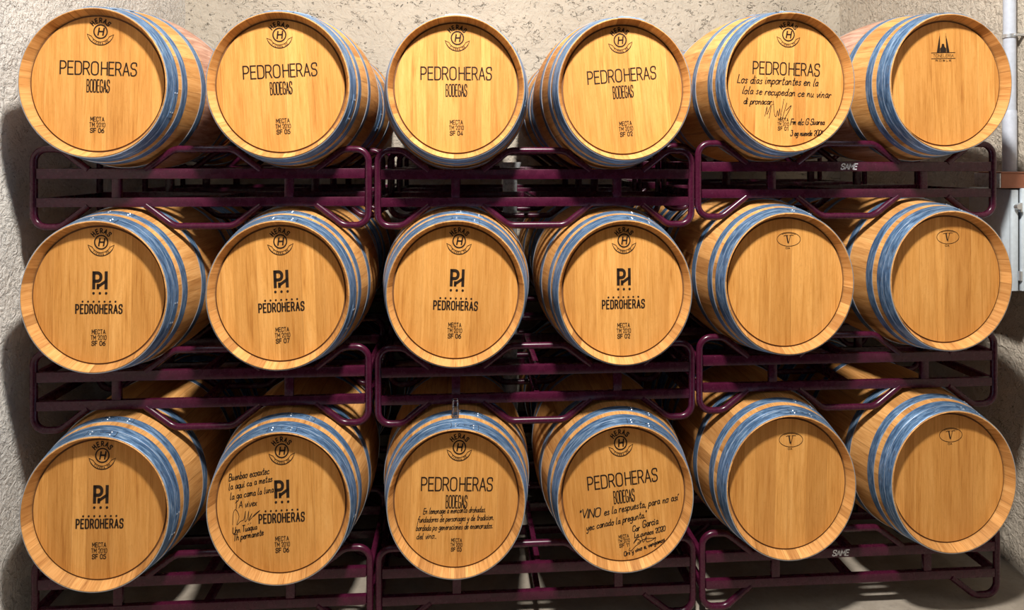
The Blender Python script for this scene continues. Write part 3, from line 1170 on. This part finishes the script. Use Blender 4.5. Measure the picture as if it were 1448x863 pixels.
ME_EMB = mesh_of(emblem_bm(), 'emblem', M_INK, False)
ME_THIN = mesh_of(word_thin_bm(), 'winery_lettering', M_INK, False)
ME_CELL = mesh_of(word_cellar_bm(), 'cellar_lettering', M_INK, False)
ME_MONO = mesh_of(monogram_bm(), 'monogram', M_INK, False)
ME_DOTS = mesh_of(dots_bm(), 'dot_rows', M_INK, False)
ME_BOLD = mesh_of(word_bold_bm(), 'winery_lettering', M_INK, False)
ME_OVAL = mesh_of(oval_mark_bm(), 'cooper_mark', M_INK, False)
ME_CHURCH = mesh_of(church_mark_bm(), 'cooper_mark', M_INK, False)


def child(name, me, parent):
    o = bpy.data.objects.new(name, me)
    COL.objects.link(o)
    o.parent = parent
    return o


def make_barrel(x, zc, sx, sz, roll, kind, code, extra, label, group, y=0.0, stain=False, hooproll=0.0):
    """root Empty under the barrel's belly; parts turned about the barrel axis"""
    root = bpy.data.objects.new('wine_barrel', None)
    COL.objects.link(root)
    root.location = (x, y + LEN / 2, zc - RBIL * sz)
    root.scale = (sx, 1, sz)
    tag(root, label, 'barrel', group)
    a = -math.radians(roll)

    def put(o, ang):
        o.location = (0, -LEN / 2, RBIL)
        o.rotation_euler = (0, ang, 0)
    put(child('staves', ME_STAIN if stain else ME_STAVE_SEL(x, zc), root), a)
    hd = child('head', ME_HEAD, root)
    put(hd, a)
    put(child('head', ME_HEADB, root), a + 0.4)
    for k, me in enumerate(ME_HOOPS):
        put(child('hoop', me, root), hooproll + 0.05 * math.sin(k * 2.3 + x * 3))
    if kind == 'thin':
        child('emblem', ME_EMB, hd)
        child('winery_lettering', ME_THIN, hd)
    if kind == 'mono':
        child('emblem', ME_EMB, hd)
        child('monogram', ME_MONO, hd)
        child('dot_rows', ME_DOTS, hd)
        child('winery_lettering', ME_BOLD, hd)
    if kind == 'oval':
        child('cooper_mark', ME_OVAL, hd)
    if kind == 'church':
        child('cooper_mark', ME_CHURCH, hd)
    if extra != 'nocellar' and kind == 'thin':
        child('cellar_lettering', ME_CELL, hd)
    if code:
        lines, cxx, cz, cs = code
        link('batch_code', code_bm(lines, cxx, cz, cs), M_INK, hd, False)
    return root, hd


def ME_STAVE_SEL(x, z):
    return ME_STAVES


def handwriting(hd, bm, roll, label):
    # drawn level as photographed, so turned back against the barrel's own roll
    o = link('handwriting', bm, M_PEN, hd, False)
    o.rotation_euler = (0, math.radians(roll), 0)
    o['label'] = label


FG = 'front row wine barrels'
ORD = ['first', 'second', 'third', 'fourth', 'fifth', 'sixth']
XS = [[-1.481, -0.751, -0.026, 0.686, 1.407, 2.133], [-1.477, -0.751, -0.027, 0.688, 1.405, 2.135], [-1.474, -0.749, -0.025, 0.690, 1.413, 2.148]]
ZS = [[0.307, 0.303, 0.299, 0.297, 0.331, 0.335], [-0.555, -0.558, -0.562, -0.566, -0.537, -0.533], [-1.429, -1.431, -1.437, -1.438, -1.416, -1.415]]
SX = [[1.0, 1.0, 0.99, 0.99, 0.995, 0.97], [0.99, 1.0, 1.0, 0.995, 0.99, 0.97], [1.0, 1.0, 0.995, 1.01, 0.995, 0.99]]
SZ = [[1.05, 1.047, 1.045, 1.05, 1.047, 1.047], [1.065, 1.066, 1.066, 1.068, 1.064, 1.064], [1.088, 1.088, 1.088, 1.088, 1.086, 1.084]]
ROLL = [[-1.2, 3.3, 0.2, 4.9, -1.6, 1.5], [-0.8, 2.3, -2.2, 0.6, -0.8, 0.0], [-1.2, 1.2, -1.9, 5.4, -1.5, 0.0]]


def std(last, x=0.0, z=-0.55, s=1.0, mid='TM 2010'):
    return (('MECTA', mid, last), x, z, s)


SPEC = [
    [('thin', std('SF 06'), '', 'thinly lettered oak barrel with pinkish middle, first from the left in the top row'),
     ('thin', std('SF 05'), '', 'oak barrel with slightly tilted thin lettering, second from the left in the top row'),
     ('thin', std('SF 04'), '', 'oak barrel with level thin lettering, third from the left in the top row'),
     ('thin', std('SF 02'), '', 'oak barrel with strongly tilted thin lettering, fourth from the left in the top row'),
     ('thin', (('MECTA', 'TM 2010', 'SF 01'), -0.03, -0.60, 0.85), 'nocellar', 'oak barrel with thin lettering and large handwritten lines, fifth in the top row'),
     ('church', None, '', 'oak barrel branded only with a small twin-spired church, right end of the top row')],
    [('mono', std('SF 06', z=-0.56), '', 'oak barrel with bold monogram, first from the left in the middle row'),
     ('mono', std('SF 07', z=-0.56), '', 'oak barrel with bold monogram, second from the left in the middle row'),
     ('mono', std('SF 06', z=-0.52), '', 'oak barrel with bold monogram, third from the left in the middle row'),
     ('mono', std('SF 02', z=-0.55), '', 'oak barrel with bold monogram, fourth from the left in the middle row'),
     ('oval', None, '', 'oak barrel with only a small oval mark, fifth from the left in the middle row'),
     ('oval', None, '', 'oak barrel with only a small oval mark, right end of the middle row')],
    [('mono', std('SF 05', z=-0.53), '', 'oak barrel with bold monogram, first from the left in the bottom row'),
     ('mono', std('SF 06', z=-0.53), '', 'oak barrel with handwriting beside its bold monogram, second in the bottom row'),
     ('thin', (('MECTA', 'TM 2010', 'SF 03'), 0.02, -0.62, 0.82), '', 'oak barrel with four small handwritten lines, third from the left in the bottom row'),
     ('thin', (('MECTA', 'TM 2010', 'SF 11'), -0.06, -0.65, 0.80), '', 'oak barrel with slanting handwritten quotation and signature, fourth in the bottom row'),
     ('oval', None, '', 'oak barrel with only a small oval mark, fifth from the left in the bottom row'),
     ('oval', None, '', 'oak barrel with only a small oval mark, right end of the bottom row')],
]
HEADS = {}
for r in range(3):
    for c in range(6):
        kind, code, extra, lab = SPEC[r][c]
        HEADS[r, c] = make_barrel(XS[r][c], H + ZS[r][c], SX[r][c], SZ[r][c], ROLL[r][c], kind, code, extra, lab, FG,
                                  stain=(r == 0 and c in (0, 5)), hooproll=(0.0, 0.12, 0.10)[r] + 0.06 * (c - 2.5) * (1 if r else 0.3))
handwriting(HEADS[0, 4][1], hand_top(), ROLL[0][4], 'black handwritten lines and a signature')
handwriting(HEADS[2, 1][1], hand_low_left(), ROLL[2][1], 'black handwritten lines and a signature left of the monogram')
handwriting(HEADS[2, 2][1], hand_low_mid(), ROLL[2][2], 'four small handwritten lines')
handwriting(HEADS[2, 3][1], hand_low_right(), ROLL[2][3], 'slanting handwritten quotation and signature')

# ------------------------------------------------------------------ the second row behind
BG = 'wine barrels in the row behind'
YB2 = 1.06
proto = None
BACK = [(r, c) for r in range(3) for c in range(6)]  # two unseen ones, behind the third columns, are kept to darken the gaps
for r, c in BACK:
    x = RX[r][c // 2] + RW / 2 + (0.3625 if c % 2 else -0.3625)
    z = H + ZS[r][c]
    sx, sz = 0.985, SZ[r][c] * 0.985
    lab = 'oak barrel in the row behind, standing behind the %s barrel of the %s row' % (ORD[c], ROWN[r])
    if proto is None:
        root, hd = make_barrel(x, z, sx, sz, 3.0, '', None, '', lab, BG, y=YB2)
        proto = root
    else:
        root = dup(proto, (x, YB2 + LEN / 2, z - RBIL * sz))
        root.scale = (sx, 1, sz)
        tag(root, lab, 'barrel', BG)
for r in range(3):
    for c in range(3):
        if (r, c) == (2, 2):
            continue
        o = dup(rack0, (RX[r][c], YB2 + YR, H + RZ[r][c] - RB), LOW_SPACERS if r == 2 else ())
        tag(o, 'dark plum rack in the row behind, back of the %s rack of the %s row' % (COLN[c], ROWN[r]), 'rack', 'barrel racks of the row behind')

# ------------------------------------------------------------------ galvanised post between the rows
root = bpy.data.objects.new('support_post', None)
COL.objects.link(root)
root.location = (0.265, 1.005, 0)
tag(root, 'speckled grey post with flared top behind the gap in the centre racks', 'post')
bm = bmesh.new()
lathe(bm, [(0, 0.0), (0.040, 0.0), (0.040, 1.965), (0, 1.965)], 32, axis='Z')
link('shaft', bm, M_ZINC, root, True, 50)
bm = bmesh.new()
lathe(bm, [(0, 1.965), (0.046, 1.965), (0.050, 2.00), (0.062, 2.045), (0.064, 2.055), (0, 2.055)], 32, axis='Z')
link('flared_cap', bm, M_ZINC, root, True, 50)

# ------------------------------------------------------------------ glass vial on the third bottom barrel
zc = H + ZS[2][2]
yv = 0.088
zb = zc + (prof_r(yv + 0.017) + 0.0008) * SZ[2][2] + 0.0006
bm = bmesh.new()
lathe(bm, [(0, 0.0), (0.0150, 0.0), (0.0160, 0.002), (0.0160, 0.0715), (0.0145, 0.0725), (0.0130, 0.0715), (0.0130, 0.006), (0, 0.006)], 28, axis='Z')
o = link('glass_vial', bm, M_GLASS, None, True, 50)
o.location = (-0.030, yv, zb)
tag(o, 'small clear glass vial standing on the hoops of the third bottom barrel', 'vial')

# ------------------------------------------------------------------ pipe, tray and cabinet on the right wall
px_, py_ = XR - 0.050, 0.430
root = bpy.data.objects.new('wall_pipe', None)
COL.objects.link(root)
root.location = (px_, py_, H - 0.062)
tag(root, 'light grey vertical pipe on the right wall above the copper tray', 'pipe')
bm = bmesh.new()
lathe(bm, [(0.0, 0.0), (0.0285, 0.0), (0.0285, ZC - H + 0.062), (0, ZC - H + 0.062)], 28, axis='Z')
link('pipe_run', bm, M_PVC, root, True, 50)
bm = bmesh.new()
lathe(bm, [(0.0285, 0.0), (0.0318, 0.0), (0.0318, 0.300), (0.0300, 0.306), (0.0285, 0.306)], 28, axis='Z')
link('socket', bm, M_PVC, root, True, 50)
bm = bmesh.new()
lathe(bm, [(0.0287, 0.672), (0.0335, 0.672), (0.0335, 0.690), (0.0287, 0.690)], 28, axis='Z', closed=True)
box(bm, -0.003, 0.052, -0.050, -0.030, 0.675, 0.687, bev=0.002)
link('clamp', bm, M_STEEL, root, True, 40)

cx0, cx1, cy0, cy1, cz0, cz1 = 2.605, XR - 0.012, 0.250, 0.525, H - 0.630, H - 0.145
root = bpy.data.objects.new('wall_cabinet', None)
COL.objects.link(root)
root.location = ((cx0 + cx1) / 2, cy1, cz0)
tag(root, 'grey metal cabinet on the right wall beside the middle row', 'cabinet')


def cab(name, mat, *a, bev=0.003):
    b = bmesh.new()
    lx, ly, lz = root.location
    box(b, a[0] - lx, a[1] - lx, a[2] - ly, a[3] - ly, a[4] - lz, a[5] - lz, bev=bev)
    return link(name, b, mat, root, True, 40)


cab('body', M_CAB, cx0, cx1, cy0, cy1, cz0, cz1)
cab('frame_strip', M_CAB, cx0 - 0.004, cx0 + 0.030, cy0 - 0.016, cy0, cz0 + 0.002, cz1 - 0.002)
cab('door_gap_shade', M_CABD, cx0 + 0.030, cx1 - 0.004, cy0 - 0.006, cy0, cz0 + 0.004, cz1 - 0.004, bev=0.001)  # dark sheet painting the shade in the gap beside the door
cab('door', M_CAB, cx0 + 0.042, cx1, cy0 - 0.024, cy0 - 0.006, cz0 + 0.003, cz1 + 0.006)
for zz in (cz1 - 0.085, cz0 + 0.075):
    b = bmesh.new()
    lathe(b, [(0, -0.022), (0.008, -0.022), (0.008, 0.022), (0, 0.022)], 14, axis='Z', center=(cx0 + 0.036 - root.location.x, cy0 - 0.020 - root.location.y, zz - root.location.z))
    link('hinge', b, M_STEEL, root, True, 40)
b = bmesh.new()
lathe(b, [(0, -0.030), (0.013, -0.030), (0.014, -0.012), (0.008, -0.010), (0.008, 0.001), (0, 0.001)], 18, axis='Y', center=(cx0 + 0.012 - root.location.x, cy0 - 0.016 - root.location.y, cz1 - 0.080 - root.location.z))
link('latch_knob', b, M_STEEL, root, True, 40)

root = bpy.data.objects.new('copper_tray', None)
COL.objects.link(root)
root.location = (2.665, 0.32, cz1 + 0.0065)
tag(root, 'copper brown tray resting on top of the grey wall cabinet', 'tray')
b = bmesh.new()
box(b, -0.115, 0.120, -0.085, 0.085, 0.0, 0.072, bev=0.003)
link('tray_body', b, M_COPPER, root, True, 40)
b = bmesh.new()
box(b, -0.121, -0.115, -0.083, 0.085, 0.002, 0.070, bev=0.001)
o = link('painted_side_shade', b, M_ZINC, root, True, 40)  # added sheet: shade on the tray's left face painted as grey
o['label'] = 'tray side face with its shade painted grey'
b = bmesh.new()
box(b, -0.119, 0.122, -0.090, 0.060, 0.072, 0.077, bev=0.001)
link('rim', b, M_COPPER, root, True, 40)
